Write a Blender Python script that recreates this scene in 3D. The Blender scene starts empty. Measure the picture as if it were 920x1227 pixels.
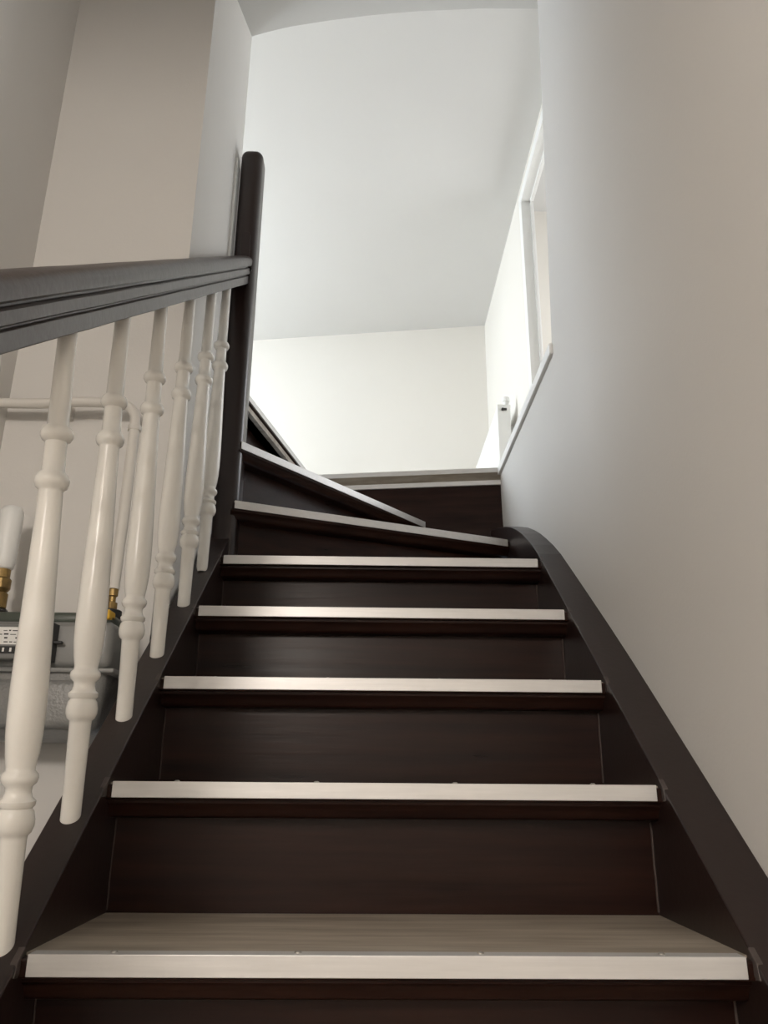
import bpy, bmesh, math, random
from mathutils import Vector, Matrix
random.seed(4)
C = bpy.context.scene.collection
SC = bpy.context.scene

# ------------------------------------------------------------------ camera
cam_d = bpy.data.cameras.new('camera'); cam = bpy.data.objects.new('camera', cam_d); C.objects.link(cam)
cam_d.sensor_fit = 'VERTICAL'; cam_d.sensor_height = 36.0; cam_d.lens = 947.1 / 1227 * 36.0
cam_d.clip_start = 0.02
yaw, pitch, roll = 0.0173, 0.3285, 0.0076
f0 = Vector((math.sin(yaw), math.cos(yaw), 0)); r0 = Vector((math.cos(yaw), -math.sin(yaw), 0)); u0 = Vector((0, 0, 1))
fw = f0 * math.cos(pitch) + u0 * math.sin(pitch); up = -f0 * math.sin(pitch) + u0 * math.cos(pitch)
rt = r0 * math.cos(roll) + up * math.sin(roll); up = -r0 * math.sin(roll) + up * math.cos(roll)
m = Matrix((rt, up, -fw)).transposed().to_4x4(); m.translation = Vector((-0.0274, -0.9979, 0.1855))
cam.matrix_world = m
SC.camera = cam

# ------------------------------------------------------------------ light and exposure
vs = SC.view_settings
vs.view_transform = 'Standard'; vs.look = 'None'; vs.gamma = 1.0; vs.use_curve_mapping = False
vs.exposure = 0.15
w = bpy.data.worlds.new('world'); SC.world = w; w.use_nodes = True
bgn = w.node_tree.nodes['Background']; bgn.inputs[0].default_value = (0.72, 0.84, 1.0, 1); bgn.inputs[1].default_value = 1.2

def area(name, loc, target, sx, sy, power, col):
    d = bpy.data.lights.new(name, 'AREA'); d.shape = 'RECTANGLE'; d.size = sx; d.size_y = sy; d.energy = power; d.color = col
    o = bpy.data.objects.new(name, d); C.objects.link(o); o.location = loc
    o.rotation_euler = (Vector(target) - Vector(loc)).to_track_quat('-Z', 'Y').to_euler()
    return o
# daylight entering by the landing window (upper left wall) 
area('window_daylight', (-2.94, 3.5, 2.75), (0.2, 2.4, 1.55), 1.7, 1.3, 118, (0.85, 0.93, 1.0))
area('added_room_light', (2.44, 2.45, 2.7), (0.0, 1.6, 2.0), 1.1, 1.2, 26, (0.97, 0.98, 1.0))  # unseen light added to brighten the room and the left wall block

# ------------------------------------------------------------------ constants
RISE, GO = 0.182, 0.2387
SL = RISE / GO
def N(y): return SL * y
ZL = 1.297          # landing floor level
ZC = 3.645          # upper ceiling
ZH = 2.47           # lower ceiling
ZF = -1.435         # hall floor
ZK = 1.35           # hall ceiling
XWL = -0.475        # face of the wall block beside the upper stairs
YB = 0.62           # back wall of the meter niche
XHL = -0.844        # left wall of the niche

# ------------------------------------------------------------------ materials
def mat(name, col, rough=0.5, metal=0.0, spec=0.5, col2=None, nscale=(8, 8, 8), nmix=1.0, bump=0.0, bscale=60, coat=0.0, detail=4, rvar=0.0):
    m = bpy.data.materials.new(name); m.use_nodes = True
    nt = m.node_tree; b = nt.nodes['Principled BSDF']
    b.inputs['Base Color'].default_value = (*col, 1); b.inputs['Roughness'].default_value = rough
    b.inputs['Metallic'].default_value = metal; b.inputs['Specular IOR Level'].default_value = spec
    if coat: b.inputs['Coat Weight'].default_value = coat; b.inputs['Coat Roughness'].default_value = 0.2
    tc = nt.nodes.new('ShaderNodeTexCoord'); mp = nt.nodes.new('ShaderNodeMapping'); mp.inputs['Scale'].default_value = nscale
    nt.links.new(tc.outputs['Object'], mp.inputs['Vector'])
    n = nt.nodes.new('ShaderNodeTexNoise'); n.inputs['Scale'].default_value = 1.0; n.inputs['Detail'].default_value = detail
    n.inputs['Roughness'].default_value = 0.6
    nt.links.new(mp.outputs[0], n.inputs['Vector'])
    if col2:
        r = nt.nodes.new('ShaderNodeValToRGB'); r.color_ramp.elements[0].position = 0.5 - 0.25 / nmix; r.color_ramp.elements[1].position = 0.5 + 0.25 / nmix
        r.color_ramp.elements[0].color = (*col, 1); r.color_ramp.elements[1].color = (*col2, 1)
        nt.links.new(n.outputs['Fac'], r.inputs[0]); nt.links.new(r.outputs[0], b.inputs['Base Color'])
    if rvar:
        mr = nt.nodes.new('ShaderNodeMapRange'); mr.inputs['To Min'].default_value = rough - rvar; mr.inputs['To Max'].default_value = rough + rvar
        nt.links.new(n.outputs['Fac'], mr.inputs['Value']); nt.links.new(mr.outputs[0], b.inputs['Roughness'])
    if bump:
        n2 = nt.nodes.new('ShaderNodeTexNoise'); n2.inputs['Scale'].default_value = bscale; n2.inputs['Detail'].default_value = 3
        if col2 and bscale == 0: nt.nodes.remove(n2); n2 = n
        else: nt.links.new(tc.outputs['Object'], n2.inputs['Vector'])
        bp = nt.nodes.new('ShaderNodeBump'); bp.inputs['Strength'].default_value = bump; bp.inputs['Distance'].default_value = 0.002
        nt.links.new(n2.outputs['Fac'], bp.inputs['Height']); nt.links.new(bp.outputs[0], b.inputs['Normal'])
    return m
M = {}
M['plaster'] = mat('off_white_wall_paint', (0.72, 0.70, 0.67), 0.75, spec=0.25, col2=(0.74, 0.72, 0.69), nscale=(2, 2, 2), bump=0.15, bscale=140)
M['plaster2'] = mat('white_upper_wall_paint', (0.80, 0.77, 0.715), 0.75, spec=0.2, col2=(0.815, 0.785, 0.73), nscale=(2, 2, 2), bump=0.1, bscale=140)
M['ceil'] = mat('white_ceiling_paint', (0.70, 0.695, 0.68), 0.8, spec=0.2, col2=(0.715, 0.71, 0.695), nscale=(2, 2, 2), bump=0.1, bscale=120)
M['shaded_soffit'] = mat('soffit_paint_with_shade', (0.53, 0.525, 0.51), 0.8, spec=0.2, col2=(0.545, 0.54, 0.525), nscale=(2, 2, 2), bump=0.1, bscale=120)  # shade under the slope painted in as a darker grey than the ceiling
M['dark'] = mat('dark_brown_gloss_paint', (0.0100, 0.0034, 0.0027), 0.30, spec=0.20, col2=(0.028, 0.0112, 0.0076), nscale=(2.2, 20, 42), nmix=1.2, bump=0.25, bscale=0, rvar=0.06)
M['darktop'] = mat('dark_brown_gloss_paint_smooth', (0.017, 0.0085, 0.0072), 0.33, spec=0.55, col2=(0.022, 0.0115, 0.0095), nscale=(14, 4, 6), bump=0.12, bscale=90, rvar=0.04)
M['rail'] = mat('dark_brown_worn_gloss_rail_paint', (0.032, 0.021, 0.018), 0.36, spec=0.72, col2=(0.044, 0.031, 0.027), nscale=(30, 6, 12), bump=0.35, bscale=55, rvar=0.05)
M['lam'] = mat('grey_brown_oak_laminate', (0.30, 0.25, 0.195), 0.45, col2=(0.50, 0.44, 0.36), nscale=(3.5, 34, 34), nmix=1.6, detail=6)
M['alu'] = mat('brushed_aluminium', (0.66, 0.65, 0.64), 0.38, metal=0.35, col2=(0.75, 0.74, 0.73), nscale=(9, 160, 160), rvar=0.05)
M['screw'] = mat('steel_screw', (0.45, 0.43, 0.4), 0.4, metal=0.8)
M['bal'] = mat('cream_gloss_baluster_paint', (0.84, 0.815, 0.765), 0.26, spec=0.55, col2=(0.87, 0.85, 0.80), nscale=(40, 40, 12), bump=0.22, bscale=45, coat=0.15)
M['white'] = mat('white_satin_paint', (0.86, 0.86, 0.84), 0.4, col2=(0.88, 0.88, 0.86))
M['caulk'] = mat('dusty_caulk', (0.06, 0.042, 0.036), 0.7, col2=(0.085, 0.062, 0.055))
M['meter'] = mat('grey_meter_enamel', (0.19, 0.19, 0.185), 0.4, col2=(0.23, 0.23, 0.22), nscale=(6, 6, 6), bump=0.12, bscale=90)
M['hammer'] = mat('hammered_grey_meter_enamel', (0.21, 0.21, 0.205), 0.34, col2=(0.25, 0.25, 0.24), bump=0.7, bscale=170)
M['green'] = mat('dark_green_grey_band', (0.06, 0.075, 0.06), 0.35, col2=(0.08, 0.09, 0.075))
M['black'] = mat('black_plastic', (0.014, 0.014, 0.014), 0.4, col2=(0.018, 0.018, 0.018))
M['brass'] = mat('dull_brass', (0.34, 0.23, 0.08), 0.45, metal=0.7, col2=(0.20, 0.135, 0.06), nscale=(60, 60, 60))
M['yellow'] = mat('yellow_tag_plastic', (0.72, 0.42, 0.02), 0.5, col2=(0.66, 0.38, 0.02))
M['pipe'] = mat('wall_coloured_pipe_paint', (0.72, 0.69, 0.64), 0.45, col2=(0.75, 0.72, 0.67))
M['paper'] = mat('white_paper_label', (0.80, 0.79, 0.76), 0.6, col2=(0.82, 0.81, 0.78))
M['ink'] = mat('black_print', (0.02, 0.02, 0.02), 0.6, col2=(0.03, 0.03, 0.03))
M['hfloor'] = mat('grey_hall_tile', (0.30, 0.27, 0.24), 0.5, col2=(0.36, 0.33, 0.29), nscale=(4, 4, 4))
gl = mat('clear_window_glass', (1, 1, 1), 0.02); gl.node_tree.nodes['Principled BSDF'].inputs['Transmission Weight'].default_value = 1.0
M['glass'] = gl
def emit(name, col, s):
    m = bpy.data.materials.new(name); m.use_nodes = True; b = m.node_tree.nodes['Principled BSDF']
    b.inputs['Base Color'].default_value = (*col, 1); b.inputs['Emission Color'].default_value = (*col, 1); b.inputs['Emission Strength'].default_value = s
    return m
M['lampglass'] = emit('lit_opal_lamp_glass', (1.0, 0.80, 0.58), 2.0)

# ------------------------------------------------------------------ mesh helpers
def finish(bm, name, mt, parent=None, smooth=False, bevel=0.0, seg=2):
    bmesh.ops.remove_doubles(bm, verts=bm.verts, dist=1e-6)
    bmesh.ops.recalc_face_normals(bm, faces=bm.faces)
    if bevel:
        es = [e for e in bm.edges if len(e.link_faces) == 2 and e.calc_face_angle(0) > 0.5]
        bmesh.ops.bevel(bm, geom=es, offset=bevel, segments=seg, profile=0.5, affect='EDGES', clamp_overlap=True)
    me = bpy.data.meshes.new(name); bm.to_mesh(me); bm.free()
    me.materials.append(M[mt])
    if smooth:
        for p in me.polygons: p.use_smooth = True
        me.set_sharp_from_angle(angle=math.radians(smooth if smooth > 1 else 40))
    o = bpy.data.objects.new(name, me); C.objects.link(o)
    if parent: attach(o, parent)
    return o
def root_loc(p):
    v = Vector((0, 0, 0))
    while p: v += p.location; p = p.parent
    return v
def attach(o, parent):
    o.parent = parent
    o.matrix_parent_inverse = Matrix.Translation(-wl(parent))
WL = {}
def wl(o): return WL.get(o.name, Vector((0, 0, 0)))
def thing(name, loc, label, cat, group=None):
    o = bpy.data.objects.new(name, None); C.objects.link(o); o.location = loc; o.empty_display_size = 0.05
    WL[o.name] = Vector(loc)
    o['label'] = label; o['category'] = cat
    if group: o['group'] = group
    return o
def tag(o, label, cat, kind=None, group=None):
    o['label'] = label; o['category'] = cat
    if kind: o['kind'] = kind
    if group: o['group'] = group
    return o
def bx(bm, x0, x1, y0, y1, z0, z1):
    v = [bm.verts.new((x, y, z)) for x in (x0, x1) for y in (y0, y1) for z in (z0, z1)]
    for q in ((0, 1, 3, 2), (4, 6, 7, 5), (0, 4, 5, 1), (2, 3, 7, 6), (0, 2, 6, 4), (1, 5, 7, 3)): bm.faces.new([v[i] for i in q])
def box(name, x0, x1, y0, y1, z0, z1, mt, parent=None, bevel=0.0, seg=2, smooth=False):
    bm = bmesh.new(); bx(bm, x0, x1, y0, y1, z0, z1); return finish(bm, name, mt, parent, smooth, bevel, seg)
def prism(name, poly, axis, a0, a1, mt, parent=None, bevel=0.0, seg=2, smooth=False):
    """polygon extruded along an axis; poly in the two remaining axes in xyz order"""
    bm = bmesh.new()
    def P(u, v, a): return {'x': (a, u, v), 'y': (u, a, v), 'z': (u, v, a)}[axis]
    A = [bm.verts.new(P(u, v, a0)) for u, v in poly]; B = [bm.verts.new(P(u, v, a1)) for u, v in poly]
    n = len(poly)
    bm.faces.new(A); bm.faces.new(B[::-1])
    for i in range(n): bm.faces.new((A[i], A[(i + 1) % n], B[(i + 1) % n], B[i]))
    return finish(bm, name, mt, parent, smooth, bevel, seg)
def sweep(name, prof, p0, p1, mt, parent=None, smooth=False, bevel=0.0):
    """profile (n, z) swept along the plan segment p0->p1; n points to the left of the run (into the tread)"""
    p0 = Vector(p0); p1 = Vector(p1); d = (p1 - p0).normalized(); nn = Vector((-d.y, d.x, 0))
    bm = bmesh.new()
    A = [bm.verts.new(p0 + nn * a + Vector((0, 0, z))) for a, z in prof]; B = [bm.verts.new(p1 + nn * a + Vector((0, 0, z))) for a, z in prof]
    n = len(prof)
    bm.faces.new(A); bm.faces.new(B[::-1])
    for i in range(n): bm.faces.new((A[i], A[(i + 1) % n], B[(i + 1) % n], B[i]))
    return finish(bm, name, mt, parent, smooth, bevel)
def lathe(bm, prof, c, seg=24, cap=True):
    rings = []
    for r, z in prof: rings.append([bm.verts.new((c[0] + r * math.cos(2 * math.pi * k / seg), c[1] + r * math.sin(2 * math.pi * k / seg), c[2] + z)) for k in range(seg)])
    for a, b in zip(rings, rings[1:]):
        for k in range(seg): bm.faces.new((a[k], a[(k + 1) % seg], b[(k + 1) % seg], b[k]))
    if cap: bm.faces.new(rings[0][::-1]); bm.faces.new(rings[-1])
def tube(bm, pts, r, seg=14):
    pts = [Vector(p) for p in pts]; rings = []
    for i, p in enumerate(pts):
        t = (pts[min(i + 1, len(pts) - 1)] - pts[max(i - 1, 0)]).normalized()
        a = t.cross(Vector((0, 1, 0)));  a = a if a.length > 1e-3 else t.cross(Vector((1, 0, 0))); a.normalize(); b = t.cross(a)
        rings.append([bm.verts.new(p + a * (r * math.cos(2 * math.pi * k / seg)) + b * (r * math.sin(2 * math.pi * k / seg))) for k in range(seg)])
    for a, b in zip(rings, rings[1:]):
        for k in range(seg): bm.faces.new((a[k], a[(k + 1) % seg], b[(k + 1) % seg], b[k]))
    bm.faces.new(rings[0][::-1]); bm.faces.new(rings[-1])

# ================================================================== the setting
S = 'structure'
# right wall of the stairs: old plaster, leaning in a little towards the top; a grid so the lean is smooth
def XR(z):
    t = min(max((z - 0.3) / 0.95, 0), 1); t = t * t * (3 - 2 * t)
    return 0.483 - 0.030 * t
def wall_grid(name, cols, zrows, mt):
    """cols: list of (y(z) function); front face at XR(z), thickness 0.09"""
    bm = bmesh.new(); F = []; K = []
    for yf in cols:
        F.append([bm.verts.new((XR(z), yf(z), z)) for z in zrows]); K.append([bm.verts.new((0.57, yf(z), z)) for z in zrows])
    nr = len(zrows)
    for G in (F, K):
        for i in range(len(cols) - 1):
            for j in range(nr - 1): bm.faces.new((G[i][j], G[i + 1][j], G[i + 1][j + 1], G[i][j + 1]))
    for i in (0, len(cols) - 1):
        for j in range(nr - 1): bm.faces.new((F[i][j], F[i][j + 1], K[i][j + 1], K[i][j]))
    for j in (0, nr - 1):
        for i in range(len(cols) - 1): bm.faces.new((F[i][j], F[i + 1][j], K[i + 1][j], K[i][j]))
    return finish(bm, name, mt, smooth=30)
def edge_y(z): return 0.862 if z < 1.3 else max(0.742, 0.862 - 0.108 * (z - 1.3))
rows_a = [ZF] + [0.1 + 0.1 * k for k in range(13)] + [1.45, 1.7, 2.0, 2.3, 2.6, 3.0]
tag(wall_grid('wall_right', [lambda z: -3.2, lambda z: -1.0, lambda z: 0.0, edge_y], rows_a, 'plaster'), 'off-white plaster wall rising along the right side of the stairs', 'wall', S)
rows_b = [0.2] + [0.3 + 0.1 * k for k in range(10)] + [ZL - 0.03]
tag(wall_grid('wall_stairwell', [lambda z: 0.862, lambda z: 1.3, lambda z: 1.80], rows_b, 'plaster'), 'low plaster wall below the landing edge beside the turning steps', 'wall', S)
# white trim along the right landing edge
tag(box('trim_1', 0.4435, 0.57, 0.856, 1.742, ZL - 0.026, ZL + 0.006, 'white', bevel=0.002), 'thin white trim running along the right edge of the landing', 'trim', S)
# wall block on the left: niche back wall, and the face beside the upper stairs
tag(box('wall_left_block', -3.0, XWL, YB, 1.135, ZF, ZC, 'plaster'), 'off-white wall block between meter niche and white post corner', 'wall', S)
tag(box('wall_left', -0.95, XHL, -0.75, YB, ZF, ZH + 0.1, 'plaster'), 'beige left wall of the gas meter niche', 'wall', S)
tag(box('wall_hall_left', -1.95, -1.85, -3.3, -0.65, ZF, ZH + 0.1, 'plaster'), 'off-white left wall of the lower hall', 'wall', S)
tag(box('wall_hall_return', -1.85, -0.95, -0.75, -0.65, ZF, ZH + 0.1, 'plaster'), 'off-white return wall of the lower hall', 'wall', S)
tag(box('wall_back', -1.95, 0.57, -3.3, -3.2, ZF, ZH + 0.1, 'plaster'), 'off-white back wall of the lower hall', 'wall', S)
tag(box('floor_hall', -1.95, 0.57, -3.3, 1.9, ZF - 0.1, ZF, 'hfloor'), 'grey floor of the lower hall', 'floor', S)
# lower ceiling: flat over the hall, then rising in a slope to the arched edge
tag(box('ceiling_lower', -1.95, 0.57, -3.3, -1.25, ZK, ZH + 0.12, 'ceil'), 'white ceiling over the lower hall', 'ceiling', S)
tag(box('ceiling_stairs', -0.95, 0.57, -1.25, YB + 0.135, ZH, ZH + 0.12, 'ceil'), 'white flat ceiling high above the lower steps', 'ceiling', S)
def arch(x):   # height of the arched edge at y = 1.135
    pts = [(-0.475, 2.700), (-0.40, 2.731), (-0.334, 2.753), (-0.185, 2.789), (-0.035, 2.818), (0.117, 2.840), (0.361, 2.862), (0.559, 2.866), (0.90, 2.850)]
    for (xa, za), (xb, zb) in zip(pts, pts[1:]):
        if x <= xb: t = (x - xa) / (xb - xa); return za + (zb - za) * t
    return pts[-1][1]
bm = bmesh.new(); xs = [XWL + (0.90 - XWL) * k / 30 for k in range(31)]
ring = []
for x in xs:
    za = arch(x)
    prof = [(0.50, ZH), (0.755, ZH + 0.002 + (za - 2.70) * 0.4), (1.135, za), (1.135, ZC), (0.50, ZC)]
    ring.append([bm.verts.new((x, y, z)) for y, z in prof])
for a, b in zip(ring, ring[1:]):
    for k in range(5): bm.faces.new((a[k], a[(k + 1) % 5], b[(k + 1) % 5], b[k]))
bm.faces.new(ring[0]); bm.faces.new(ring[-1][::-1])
tag(finish(bm, 'ceiling_sloped', 'shaded_soffit', smooth=25), 'sloping white ceiling over the stairs ending in a shallow arch', 'ceiling', S)
# upper storey
XU = 0.862
def far_y(x): return 4.78 - (x + 1.048) * 0.1511
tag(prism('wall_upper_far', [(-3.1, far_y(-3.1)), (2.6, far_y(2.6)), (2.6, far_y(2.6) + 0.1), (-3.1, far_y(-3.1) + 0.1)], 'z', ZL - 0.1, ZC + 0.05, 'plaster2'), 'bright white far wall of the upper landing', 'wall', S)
tag(box('ceiling_upper', -3.1, 2.6, 0.5, 5.3, ZC, ZC + 0.1, 'ceil'), 'white ceiling of the upper landing', 'ceiling', S)
# right wall of the landing with a tall doorway
DY0, DY1, DZ = 1.45, 2.95, 3.555  # opening widened on its hidden near side to let the added light through
bm = bmesh.new()
bx(bm, XU, XU + 0.07, 0.55, DY0, ZL - 0.1, ZC); bx(bm, XU, XU + 0.07, DY1, 4.70, ZL - 0.1, ZC); bx(bm, XU, XU + 0.07, DY0, DY1, DZ, ZC)
tag(finish(bm, 'wall_upper_right', 'plaster2'), 'white landing wall with the tall doorway and radiator', 'wall', S)
d1 = thing('door_1', (XU, DY0, ZL), 'tall white frame around the wide opening in the landing wall', 'door frame'); d1['kind'] = S
box('jamb', XU - 0.003, XU + 0.074, DY1 - 0.022, DY1 + 0.045, ZL, DZ - 0.022, 'white', d1, 0.002)
box('jamb', XU - 0.003, XU + 0.074, DY0 - 0.045, DY0 + 0.022, ZL, DZ - 0.022, 'white', d1, 0.002)
box('head', XU - 0.003, XU + 0.074, DY0 - 0.045, DY1 + 0.045, DZ - 0.022, DZ + 0.045, 'white', d1, 0.002)
bm = bmesh.new(); bx(bm, XU + 0.050, XU + 0.064, DY1 - 0.036, DY1 - 0.02, ZL, DZ - 0.02); bx(bm, XU + 0.050, XU + 0.064, DY0 + 0.02, DY0 + 0.036, ZL, DZ - 0.02); bx(bm, XU + 0.050, XU + 0.064, DY0 + 0.02, DY1 - 0.02, DZ - 0.036, DZ - 0.02)
finish(bm, 'door_stop', 'white', d1, bevel=0.001)
# room behind the doorway
tag(box('wall_room_far', XU + 0.07, 2.6, 3.15, 3.25, ZL - 0.1, ZC, 'plaster2'), 'cream wall of the room seen through the doorway', 'wall', S)
bm = bmesh.new()
bx(bm, 2.5, 2.6, 0.55, 1.88, ZL - 0.1, ZC); bx(bm, 2.5, 2.6, 3.02, 4.4, ZL - 0.1, ZC); bx(bm, 2.5, 2.6, 1.88, 3.02, ZL - 0.1, 2.08); bx(bm, 2.5, 2.6, 1.88, 3.02, 3.32, ZC)
w2 = thing('added_room_window', (2.55, 1.88, 2.08), 'white framed window added to light the room behind the doorway', 'window'); w2['kind'] = S  # out of view, added together with the room light
b2 = bmesh.new(); bx(b2, 2.53, 2.58, 1.88, 1.93, 2.08, 3.32); bx(b2, 2.53, 2.58, 2.97, 3.02, 2.08, 3.32); bx(b2, 2.53, 2.58, 1.88, 3.02, 2.08, 2.13); bx(b2, 2.53, 2.58, 1.88, 3.02, 3.27, 3.32)
finish(b2, 'window_frame', 'white', w2); box('pane', 2.554, 2.56, 1.93, 2.97, 2.13, 3.27, 'glass', w2)
tag(finish(bm, 'wall_room_right', 'plaster2'), 'white right wall of the room behind the doorway', 'wall', S)
tag(box('wall_room_near', 0.57, 2.6, 0.45, 0.55, ZL - 0.1, ZC, 'plaster2'), 'white near wall of the room behind the doorway', 'wall', S)
# left wall with window
WY0, WY1, WZ0, WZ1 = 2.63, 4.37, 2.08, 3.42
bm = bmesh.new()
bx(bm, -3.1, -3.0, 1.1, WY0, ZL - 0.1, ZC); bx(bm, -3.1, -3.0, WY1, 5.2, ZL - 0.1, ZC); bx(bm, -3.1, -3.0, WY0, WY1, ZL - 0.1, WZ0); bx(bm, -3.1, -3.0, WY0, WY1, WZ1, ZC)
tag(finish(bm, 'wall_upper_left', 'plaster2'), 'white left wall of the upper landing with its window', 'wall', S)
w1 = thing('window_1', (-3.05, WY0, WZ0), 'white framed window lighting the upper landing', 'window'); w1['kind'] = S
bm = bmesh.new()
for a, b_ in ((WY0, WY0 + 0.05), (WY1 - 0.05, WY1), (3.475, 3.525)): bx(bm, -3.08, -3.03, a, b_, WZ0, WZ1)
bx(bm, -3.08, -3.03, WY0, WY1, WZ0, WZ0 + 0.05); bx(bm, -3.08, -3.03, WY0, WY1, WZ1 - 0.05, WZ1)
finish(bm, 'window_frame', 'white', w1)
box('pane', -3.06, -3.054, WY0 + 0.05, 3.475, WZ0 + 0.05, WZ1 - 0.05, 'glass', w1)
box('pane', -3.06, -3.054, 3.525, WY1 - 0.05, WZ0 + 0.05, WZ1 - 0.05, 'glass', w1)
# landing floor around the stairwell
HA, HB = Vector((-0.408, 1.160, 0)), Vector((-0.262, 1.842, 0))       # left (top step) edge
BR = Vector((0.453, 1.738, 0))                                         # right end of the back edge
bm = bmesh.new()
def poly3(bm, poly, z0, z1):
    A = [bm.verts.new((x, y, z0)) for x, y in poly]; B = [bm.verts.new((x, y, z1)) for x, y in poly]; n = len(poly)
    bm.faces.new(A[::-1]); bm.faces.new(B)
    for i in range(n): bm.faces.new((A[i], A[(i + 1) % n], B[(i + 1) % n], B[i]))
poly3(bm, [(-3.0, 1.135), (XWL, 1.135), (HA.x, HA.y), (HB.x, HB.y), (-0.262, 4.65), (-3.0, 5.05)], ZL - 0.05, ZL - 0.001)
poly3(bm, [(HB.x, HB.y), (BR.x, BR.y), (0.455, 4.54), (-0.262, 4.65)], ZL - 0.05, ZL - 0.001)
poly3(bm, [(0.455, 0.87), (2.5, 0.87), (2.5, 4.24), (0.455, 4.54)], ZL - 0.05, ZL - 0.023)
tag(finish(bm, 'floor_landing', 'lam'), 'grey-brown laminate floor of the upper landing', 'floor', S)
# white batten on the wall corner behind the post
tag(box('trim_2', XWL - 0.001, XWL + 0.009, 1.035, 1.062, 1.25, 2.07, 'white', bevel=0.003), 'narrow white batten on the wall beside the dark post', 'trim', S)

# ================================================================== the staircase
ST = thing('staircase', (0, -0.955, ZF), 'dark brown painted staircase turning left with aluminium step edges', 'staircase')
XI = 0.414
STRIP = [(-0.002, -0.0215), (-0.002, 0.0012), (0.021, 0.0012), (0.021, -0.001), (0.0, -0.001), (0.0, -0.0215)]
COVE = [(0.012, -0.024), (0.064, -0.024), (0.064, -0.050), (0.034, -0.050), (0.0285, -0.0485), (0.025, -0.045), (0.0235, -0.040), (0.019, -0.033), (0.013, -0.029)]
scr = None
def step(p0, p1, z, poly, over, zprev, lampoly, ends=0.012, nscrew=4, riser_ext=0.0):
    """one step: tread board with laminate, aluminium strip and screws; riser with cove below"""
    global scr
    P0 = Vector((*p0, 0)); P1 = Vector((*p1, 0)); d = (P1 - P0).normalized(); nn = Vector((-d.y, d.x, 0))
    zz = Vector((0, 0, z))
    t = prism('tread', poly, 'z', z - 0.024, z - 0.003, 'dark', ST, bevel=0.003)
    prism('laminate', lampoly, 'z', z - 0.0031, z, 'lam', t)
    sweep('nosing_strip', STRIP, P0 + d * ends + zz, P1 - d * ends + zz, 'alu', t, bevel=0.0007)
    L = (P1 - P0).length
    for k in range(nscrew):
        q = P0 + d * (L * (0.5 + k) / nscrew) + nn * 0.012 + zz
        if scr is None:
            bm = bmesh.new(); lathe(bm, [(0.0042, 0), (0.0040, 0.0012), (0.0022, 0.0022)], (0, 0, 0), 10); scr = finish(bm, 'screw', 'screw', smooth=60); o = scr
        else: o = scr.copy(); C.objects.link(o)
        o.location = q + Vector((0, 0, 0.001)); attach(o, t)
    rz0, rz1 = zprev - 0.002, z - 0.024
    r = sweep('riser', [(over, rz0), (over + 0.018, rz0), (over + 0.018, rz1), (over, rz1)], P0 - d * riser_ext, P1 + d * riser_ext, 'dark', ST)
    sweep('cove_moulding', [(a + over - 0.064, zc + z) for a, zc in COVE], P0, P1, 'dark', r, smooth=30)
    return r
for i in range(-3, 5):
    y = i * GO; z = i * RISE
    if i < 4:
        poly = [(-XI, y), (XI, y), (XI, y + GO + 0.07), (-XI, y + GO + 0.07)]
        lp = [(-0.410, y + 0.015), (0.410, y + 0.015), (0.410, y + GO + 0.0605), (-0.410, y + GO + 0.0605)]
    else:
        poly = [(-XI, y), (XI, y), (0.45, 1.46), (0.40, 1.46), (-0.40, 1.125), (-XI, 1.10)]
        lp = [(-0.410, y + 0.015), (0.410, y + 0.015), (0.41, 1.44), (-0.38, 1.11), (-0.410, 1.06)]
    r = step((-XI, y), (XI, y), z, poly, 0.062, z - RISE, lp, ends=0.0125)
    # beads of dusty caulk where the riser meets the side boards
    for s in (1, -1):
        bm = bmesh.new()
        tube(bm, [(s * 0.4085 + random.uniform(-.0006, .0006), y + 0.0605, z - RISE + 0.004 + k * (RISE - 0.058) / 6) for k in range(7)], 0.0018 if s > 0 else 0.0012, 6)
        finish(bm, 'caulk_bead', 'caulk', r, smooth=60)
# winders
step((-0.408, 1.046), (0.412, 1.389), 5 * RISE,
     [(-0.402, 1.049), (0.455, 1.407), (0.455, 1.75), (0.13, 1.80), (-0.385, 1.135)], 0.05, 4 * RISE,
     [(-0.388, 1.070), (0.452, 1.421), (0.452, 1.74), (0.12, 1.785), (-0.385, 1.135)], ends=0.008)
step((-0.400, 1.0566), (0.176, 1.778), 6 * RISE,
     [(-0.395, 1.063), (0.176, 1.778), (-0.235, 1.838), (-0.345, 1.14)], 0.05, 5 * RISE,
     [(-0.388, 1.09), (0.160, 1.779), (-0.235, 1.836), (-0.345, 1.15)], ends=0.006)
# the top step edge and the edge of the landing
ZT = Vector((0, 0, ZL))
te = thing('landing_edge', (HA.x, HA.y, ZL - 0.1), 'laminate landing edge with aluminium strips above the dark panel', 'edging')
sweep('nosing_strip', STRIP, HA + ZT, HB + ZT, 'alu', te, bevel=0.0007)
sweep('nosing_board', [(0.0, -0.026), (0.0, -0.0215), (0.03, -0.0215), (0.03, -0.026)], HA + ZT, HB + ZT, 'dark', te)
sweep('nosing_strip', [(-0.003, -0.016), (-0.003, 0.0025), (0.022, 0.0025), (0.022, 0.0), (0.0, 0.0), (0.0, -0.016)], HB + ZT, BR + ZT, 'alu', te, bevel=0.0007)
sweep('fascia_board', [(0.0, -0.047), (0.0, -0.016), (0.012, -0.016), (0.012, -0.047)], HB + ZT, BR + ZT, 'lam', te)
sweep('lower_strip', [(-0.003, -0.065), (-0.003, -0.047), (0.012, -0.047), (0.012, -0.065)], HB + ZT, BR + ZT, 'alu', te, bevel=0.0007)
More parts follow.
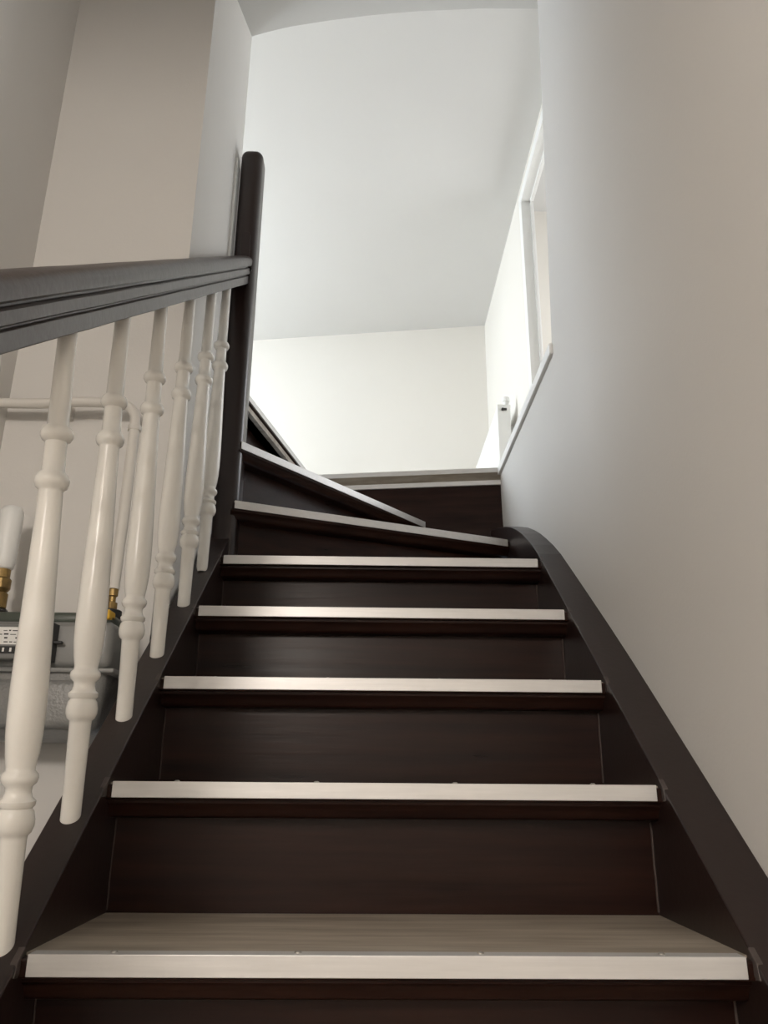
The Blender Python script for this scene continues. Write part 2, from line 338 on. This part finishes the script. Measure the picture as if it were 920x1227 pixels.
# riser below the top step edge
rh = sweep('riser', [(0.045, 6 * RISE - 0.002), (0.063, 6 * RISE - 0.002), (0.063, ZL - 0.046), (0.045, ZL - 0.046)], HA, HB, 'dark', ST)
sweep('cove_moulding', [(a - 0.019, zc + ZL) for a, zc in COVE], HA, HB, 'dark', rh, smooth=30)
# dark panel on the end of the stairwell
sweep('back_panel', [(0.004, 4 * RISE), (0.034, 4 * RISE), (0.034, ZL - 0.063), (0.004, ZL - 0.063)], HB, BR + Vector((0.004, 0, 0)), 'dark', ST)
# side boards
def topz(y):
    if y <= 0.98: return N(y) + 0.003
    pts = [(0.98, N(0.98) + 0.003), (1.05, 0.796), (1.117, 0.834), (1.18, 0.868), (1.255, 0.903), (1.34, 0.938), (1.448, 0.975), (1.60, 1.017), (1.752, 1.055)]
    for (a, za), (b, zb) in zip(pts, pts[1:]):
        if y <= b: return za + (zb - za) * (y - a) / (b - a)
    return pts[-1][1]
ys = [-1.0, 0.0, 0.5, 0.98, 1.05, 1.117, 1.18, 1.255, 1.34, 1.448, 1.60, 1.752]
poly = [(y, topz(y)) for y in ys] + [(1.752, 0.70), (1.2, 0.52), (0.9, N(0.9) - 0.27), (-1.0, N(-1.0) - 0.27)]
sr = prism('stringer', poly, 'x', 0.4095, 0.4832, 'darktop', ST, bevel=0.002)
poly = [(-1.0, N(-1.0)), (1.10, N(1.10)), (1.10, N(1.10) - 0.27), (-1.0, N(-1.0) - 0.27)]
sl = prism('stringer', poly, 'x', -0.4655, -0.4095, 'darktop', ST, bevel=0.002)
M['filler'] = mat('worn_filler', (0.060, 0.046, 0.042), 0.5, col2=(0.085, 0.068, 0.062), nscale=(90, 90, 90))
for i in range(0, 5):
    y = i * GO
    for s_, so in ((1, sr), (-1, sl)):
        e = 0.0036 if s_ > 0 else 0.0008
        q = [(y - 0.014, N(y - 0.014) - 0.010), (y - 0.004, N(y) - 0.022), (y + 0.008, N(y) - 0.014), (y + 0.008, N(y + 0.008) + e), (y - 0.010, N(y - 0.010) + e)]
        prism('filler_patch', q, 'x', s_ * 0.4086, s_ * 0.4165, 'filler', so, bevel=0.001)

# ================================================================== stair railing
XB = -0.4375
RL = thing('stair_railing', (XB, -0.2, N(-0.2)), 'dark brown moulded handrail on cream turned balusters with tall dark post', 'railing')
half = [(0.0, 0.806), (0.0265, 0.806), (0.0280, 0.808), (0.0280, 0.833), (0.0262, 0.835), (0.0225, 0.8355), (0.0225, 0.8395), (0.0290, 0.840), (0.0315, 0.8425), (0.0315, 0.860), (0.0290, 0.8635), (0.0245, 0.8645), (0.0245, 0.8685), (0.0330, 0.8695), (0.0355, 0.873), (0.0360, 0.888), (0.0335, 0.897), (0.0270, 0.9035), (0.0140, 0.9075), (0.0, 0.908)]
prof = half + [(-x, z) for x, z in half[-2:0:-1]]
bm = bmesh.new(); ny = 24; rr = []
for k in range(ny + 1):
    y = -1.0 + (1.068 + 1.0) * k / ny
    wob = 0.0004 * math.sin(k * 2.1)
    rr.append([bm.verts.new((XB + x, y, N(y) + z + wob)) for x, z in prof])
for a, b in zip(rr, rr[1:]):
    for k in range(len(prof)): bm.faces.new((a[k], a[(k + 1) % len(prof)], b[(k + 1) % len(prof)], b[k]))
bm.faces.new(rr[0]); bm.faces.new(rr[-1][::-1])
finish(bm, 'handrail', 'rail', RL, smooth=35)
# turned baluster (height 0.80)
BP = [(0.0105, -0.012), (0.0125, -0.004), (0.0135, 0.0), (0.0138, 0.05), (0.0150, 0.128), (0.0155, 0.133), (0.0190, 0.136), (0.0215, 0.143), (0.0218, 0.150), (0.0200, 0.159), (0.0172, 0.163),
      (0.0205, 0.166), (0.0208, 0.171), (0.0165, 0.175), (0.0148, 0.181), (0.0152, 0.187), (0.0195, 0.191), (0.0213, 0.196), (0.0205, 0.201), (0.0165, 0.205), (0.0165, 0.209),
      (0.0190, 0.224), (0.0210, 0.245), (0.0218, 0.270), (0.0217, 0.300), (0.0205, 0.350), (0.0190, 0.400), (0.0172, 0.460), (0.0158, 0.510), (0.0150, 0.545),
      (0.0155, 0.548), (0.0195, 0.551), (0.0215, 0.557), (0.0215, 0.562), (0.0190, 0.568), (0.0145, 0.572), (0.0140, 0.590), (0.0138, 0.612),
      (0.0180, 0.615), (0.0205, 0.620), (0.0205, 0.625), (0.0180, 0.631), (0.0135, 0.635), (0.0130, 0.68), (0.0122, 0.75), (0.0120, 0.815)]
bm = bmesh.new(); lathe(bm, BP, (0, 0, 0), 28)
bal = finish(bm, 'baluster', 'bal', smooth=50)
feet = [(-0.4365, -0.390), (-0.4365, -0.190), (-0.4365, 0.011), (-0.4365, 0.179), (-0.4365, 0.374), (-0.4370, 0.544), (-0.4375, 0.724), (-0.4375, 0.878)]
tops = [-0.43, -0.240, -0.058, 0.136, 0.332, 0.534, 0.730, 0.900]
for k, ((x, y), yt) in enumerate(zip(feet, tops)):          # hand-fitted: each leans a little its own way
    o = bal if k == 0 else bal.copy()
    if k: C.objects.link(o)
    o.location = (x, y, N(y) + (-0.018 if k in (1, 2) else 0.008 if k == 7 else -0.005))
    d = Vector((-0.4385 - x, yt - y, N(yt) + 0.80 - N(y)))
    o.rotation_mode = 'QUATERNION'; o.rotation_quaternion = Vector((0, 0, 1)).rotation_difference(d.normalized())
    attach(o, RL)
# newel post
bm = bmesh.new(); bx(bm, -0.463, -0.393, 1.053, 1.143, 0.55, 2.125)
bmesh.ops.recalc_face_normals(bm, faces=bm.faces)
es = [e for e in bm.edges if max(v.co.z for v in e.verts) > 2 ]
bmesh.ops.bevel(bm, geom=es, offset=0.024, segments=6, profile=0.5, affect='EDGES')
nw = finish(bm, 'newel_post', 'darktop', RL, smooth=40)
# round-topped plate on the post just above the rail, and the plug beside the rail end
pl = [(-0.440, 1.70), (-0.412, 1.70), (-0.412, 1.785)] + [(-0.426 + 0.014 * math.cos(a), 1.785 + 0.014 * math.sin(a)) for a in [math.pi * k / 8 for k in range(1, 8)]] + [(-0.440, 1.785)]
prism('rail_plate', pl, 'y', 1.0505, 1.056, 'darktop', nw, bevel=0.001)
bm = bmesh.new(); lathe(bm, [(0.007, 0), (0.007, 0.006), (0.003, 0.006)], (0, 0, 0), 14)
o = finish(bm, 'plug', 'black', smooth=50); o.rotation_euler.x = math.pi / 2; o.location = (-0.408, 1.055, 1.658); attach(o, nw)

# ================================================================== radiator upstairs
ra = thing('radiator', (0.79, 3.39, 1.48), 'white panel radiator on the right wall of the landing', 'radiator')
box('panel', 0.742, 0.760, 3.392, 4.38, 1.49, 2.385, 'white', ra, 0.005)
box('rear_panel', 0.800, 0.816, 3.400, 4.38, 1.50, 2.375, 'white', ra, 0.004)
box('side_cover', 0.740, 0.820, 3.380, 3.396, 1.485, 2.390, 'white', ra, 0.003)
box('side_cover', 0.740, 0.820, 4.376, 4.392, 1.485, 2.390, 'white', ra, 0.003)
bm = bmesh.new()
for k in range(24): bx(bm, 0.758, 0.802, 3.41 + k * 0.04, 3.435 + k * 0.04, 2.372, 2.386)
finish(bm, 'top_grille', 'white', ra)
bm = bmesh.new(); lathe(bm, [(0.016, 0), (0.018, 0.006), (0.018, 0.022), (0.023, 0.026), (0.023, 0.05), (0.017, 0.056)], (0.796, 3.392, 2.385), 20)
finish(bm, 'valve_knob', 'white', ra, smooth=40)
bm = bmesh.new(); lathe(bm, [(0.006, 0), (0.009, 0.004), (0.009, 0.012), (0.005, 0.014)], (0, 0, 0), 14); bx(bm, 0.0, 0.024, -0.005, 0.007, 0.002, 0.011)
o = finish(bm, 'bleed_valve', 'black', smooth=40); o.rotation_euler.x = math.pi / 2; o.location = (0.772, 3.381, 2.352); attach(o, ra)
for y_ in (3.5, 4.2): box('wall_bracket', 0.815, XU, y_, y_ + 0.03, 1.6, 2.3, 'white', ra)

# ================================================================== gas meter in the niche
gm = thing('gas_meter', (-0.63, 0.55, 0.25), 'grey gas meter mounted in the niche behind the balusters', 'gas meter')
YF = 0.45
bm = bmesh.new(); bx(bm, -0.775, -0.497, YF, 0.60, 0.374, 0.462)
finish(bm, 'upper_casing', 'meter', gm, smooth=40, bevel=0.014, seg=4)
box('top_band', -0.768, -0.504, YF + 0.004, 0.597, 0.455, 0.478, 'green', gm, 0.008, 3, 40)
box('flange', -0.782, -0.484, YF - 0.008, 0.606, 0.366, 0.3745, 'meter', gm, 0.0025, 2, 40)
# lower casing, rounded and narrower towards the foot
bm = bmesh.new()
sec = []
for z, ins, rad in ((0.3665, 0.000, 0.020), (0.350, 0.001, 0.022), (0.300, 0.006, 0.024), (0.272, 0.012, 0.028), (0.258, 0.022, 0.032), (0.250, 0.038, 0.034)):
    x0, x1, y0, y1 = -0.772 + ins, -0.502 - ins, YF + 0.002 + ins, 0.600 - ins * 0.3
    rg = []
    for cx, cy, a0 in ((x1 - rad, y1 - rad, 0), (x0 + rad, y1 - rad, 90), (x0 + rad, y0 + rad, 180), (x1 - rad, y0 + rad, 270)):
        for k in range(5):
            a = math.radians(a0 + 22.5 * k); rg.append(bm.verts.new((cx + rad * math.cos(a), cy + rad * math.sin(a), z)))
    sec.append(rg)
for a, b in zip(sec, sec[1:]):
    for k in range(20): bm.faces.new((a[k], b[k], b[(k + 1) % 20], a[(k + 1) % 20]))
bm.faces.new(sec[0]); bm.faces.new(sec[-1][::-1])
finish(bm, 'lower_casing', 'hammer', gm, smooth=50)
# embossed front panel of the lower casing
box('embossed_panel', -0.715, -0.530, YF - 0.004, YF + 0.03, 0.270, 0.356, 'hammer', gm, 0.014, 4, 40)
ix = box('index_housing', -0.742, -0.602, YF - 0.024, YF + 0.01, 0.386, 0.449, 'meter', gm, 0.006, 2, 40)
box('label', -0.736, -0.640, YF - 0.0252, YF - 0.0235, 0.412, 0.443, 'paper', ix)
box('counter_window', -0.736, -0.640, YF - 0.0256, YF - 0.0235, 0.396, 0.409, 'black', ix, 0.001)
bm = bmesh.new()
for k in range(7): bx(bm, -0.732 + k * 0.013, -0.7285 + k * 0.013, YF - 0.0262, YF - 0.0252, 0.399, 0.406)
finish(bm, 'counter_digits', 'paper', ix)
bm = bmesh.new()
for r_ in range(4):
    x = -0.733
    while x < -0.645:
        wd = random.uniform(0.003, 0.011)
        if random.random() < 0.75: bx(bm, x, min(x + wd, -0.643), YF - 0.0257, YF - 0.0250, 0.4155 + r_ * 0.0068, 0.4155 + r_ * 0.0068 + random.uniform(0.0012, 0.003))
        x += wd + 0.003
finish(bm, 'label_print', 'ink', ix)
bm = bmesh.new()
bx(bm, -0.602, -0.594, YF - 0.026, YF + 0.004, 0.384, 0.452)
bx(bm, -0.606, -0.580, YF - 0.018, YF - 0.008, 0.4155, 0.4205)
finish(bm, 'seal_clip', 'black', gm, bevel=0.001)
for x in (-0.745, -0.526):
    bm = bmesh.new(); lathe(bm, [(0.021, 0), (0.021, 0.016), (0.018, 0.018)], (x, 0.515, 0.476), 20); o = finish(bm, 'coupling', 'black', gm, smooth=40)
    box('yellow_tag', x - 0.016, x + 0.022, YF - 0.006, YF + 0.03, 0.4635, 0.4815, 'yellow', gm, 0.003)
# inlet with white cover
gp = thing('gas_inlet_pipe', (-0.745, 0.515, 0.494), 'white capped gas inlet with brass fitting left of the first balusters', 'pipe')
bm = bmesh.new(); lathe(bm, [(0.011, 0), (0.017, 0.002), (0.017, 0.030), (0.013, 0.032), (0.016, 0.036), (0.019, 0.040), (0.019, 0.058), (0.015, 0.062), (0.015, 0.086)], (-0.745, 0.515, 0.494), 12); finish(bm, 'brass_fitting', 'brass', gp, smooth=30)
bm = bmesh.new(); lathe(bm, [(0.0150, 0), (0.0185, 0.003), (0.021, 0.02), (0.0225, 0.10), (0.022, 0.118), (0.018, 0.127), (0.010, 0.130), (0.003, 0.131)], (-0.745, 0.515, 0.572), 20); finish(bm, 'white_cover', 'white', gp, smooth=50)
# outlet pipe: up, elbow, then along the wall to the left
go = thing('gas_outlet_pipe', (-0.526, 0.515, 0.494), 'painted gas outlet pipe rising from meter and bending left along wall', 'pipe')
bm = bmesh.new(); lathe(bm, [(0.009, 0), (0.011, 0.002), (0.011, 0.014), (0.007, 0.016), (0.007, 0.026), (0.010, 0.028), (0.010, 0.040), (0.0075, 0.044)], (-0.526, 0.515, 0.494), 12); finish(bm, 'brass_fitting', 'brass', go, smooth=30)
pts = [(-0.526, 0.515, 0.535), (-0.528, 0.53, 0.70), (-0.532, 0.545, 0.90)]
for k in range(1, 7):
    a = math.radians(15 * k); pts.append((-0.532 - 0.05 * (1 - math.cos(a)), 0.545 + 0.008 * k / 6, 0.905 + 0.05 * math.sin(a)))
pts += [(-0.65, 0.556, 0.958), (-0.75, 0.558, 0.953), (XHL, 0.558, 0.953)]
bm = bmesh.new(); tube(bm, pts, 0.0112); finish(bm, 'pipe', 'pipe', go, smooth=60)
bm = bmesh.new(); tube(bm, [(-0.532, 0.545, 0.886), (-0.532, 0.545, 0.897)], 0.0140); finish(bm, 'pipe_collar', 'pipe', go, smooth=40)
bm = bmesh.new(); bx(bm, -0.706, -0.694, 0.545, YB, 0.940, 0.972); finish(bm, 'pipe_clip', 'pipe', go, bevel=0.002)

# ================================================================== hall lamp (behind the viewer)
LX, LY = -0.68, -2.15
la = thing('ceiling_lamp', (LX, LY, ZK - 0.13), 'warm round glass ceiling lamp in the lower hall', 'lamp')
bm = bmesh.new(); lathe(bm, [(0.07, 0.10), (0.075, 0.13)], (LX, LY, ZK - 0.13), 24); finish(bm, 'base', 'white', la, smooth=40)
bm = bmesh.new(); lathe(bm, [(0.01, 0.0), (0.06, 0.008), (0.10, 0.03), (0.115, 0.06), (0.10, 0.09), (0.07, 0.10)], (LX, LY, ZK - 0.13), 24); finish(bm, 'glass_shade', 'lampglass', la, smooth=60)
ld = bpy.data.lights.new('hall_lamp_light', 'POINT'); ld.energy = 62; ld.color = (1.0, 0.915, 0.83); ld.shadow_soft_size = 0.14
lo = bpy.data.objects.new('hall_lamp_light', ld); C.objects.link(lo); lo.location = (LX, LY, ZK - 0.36)
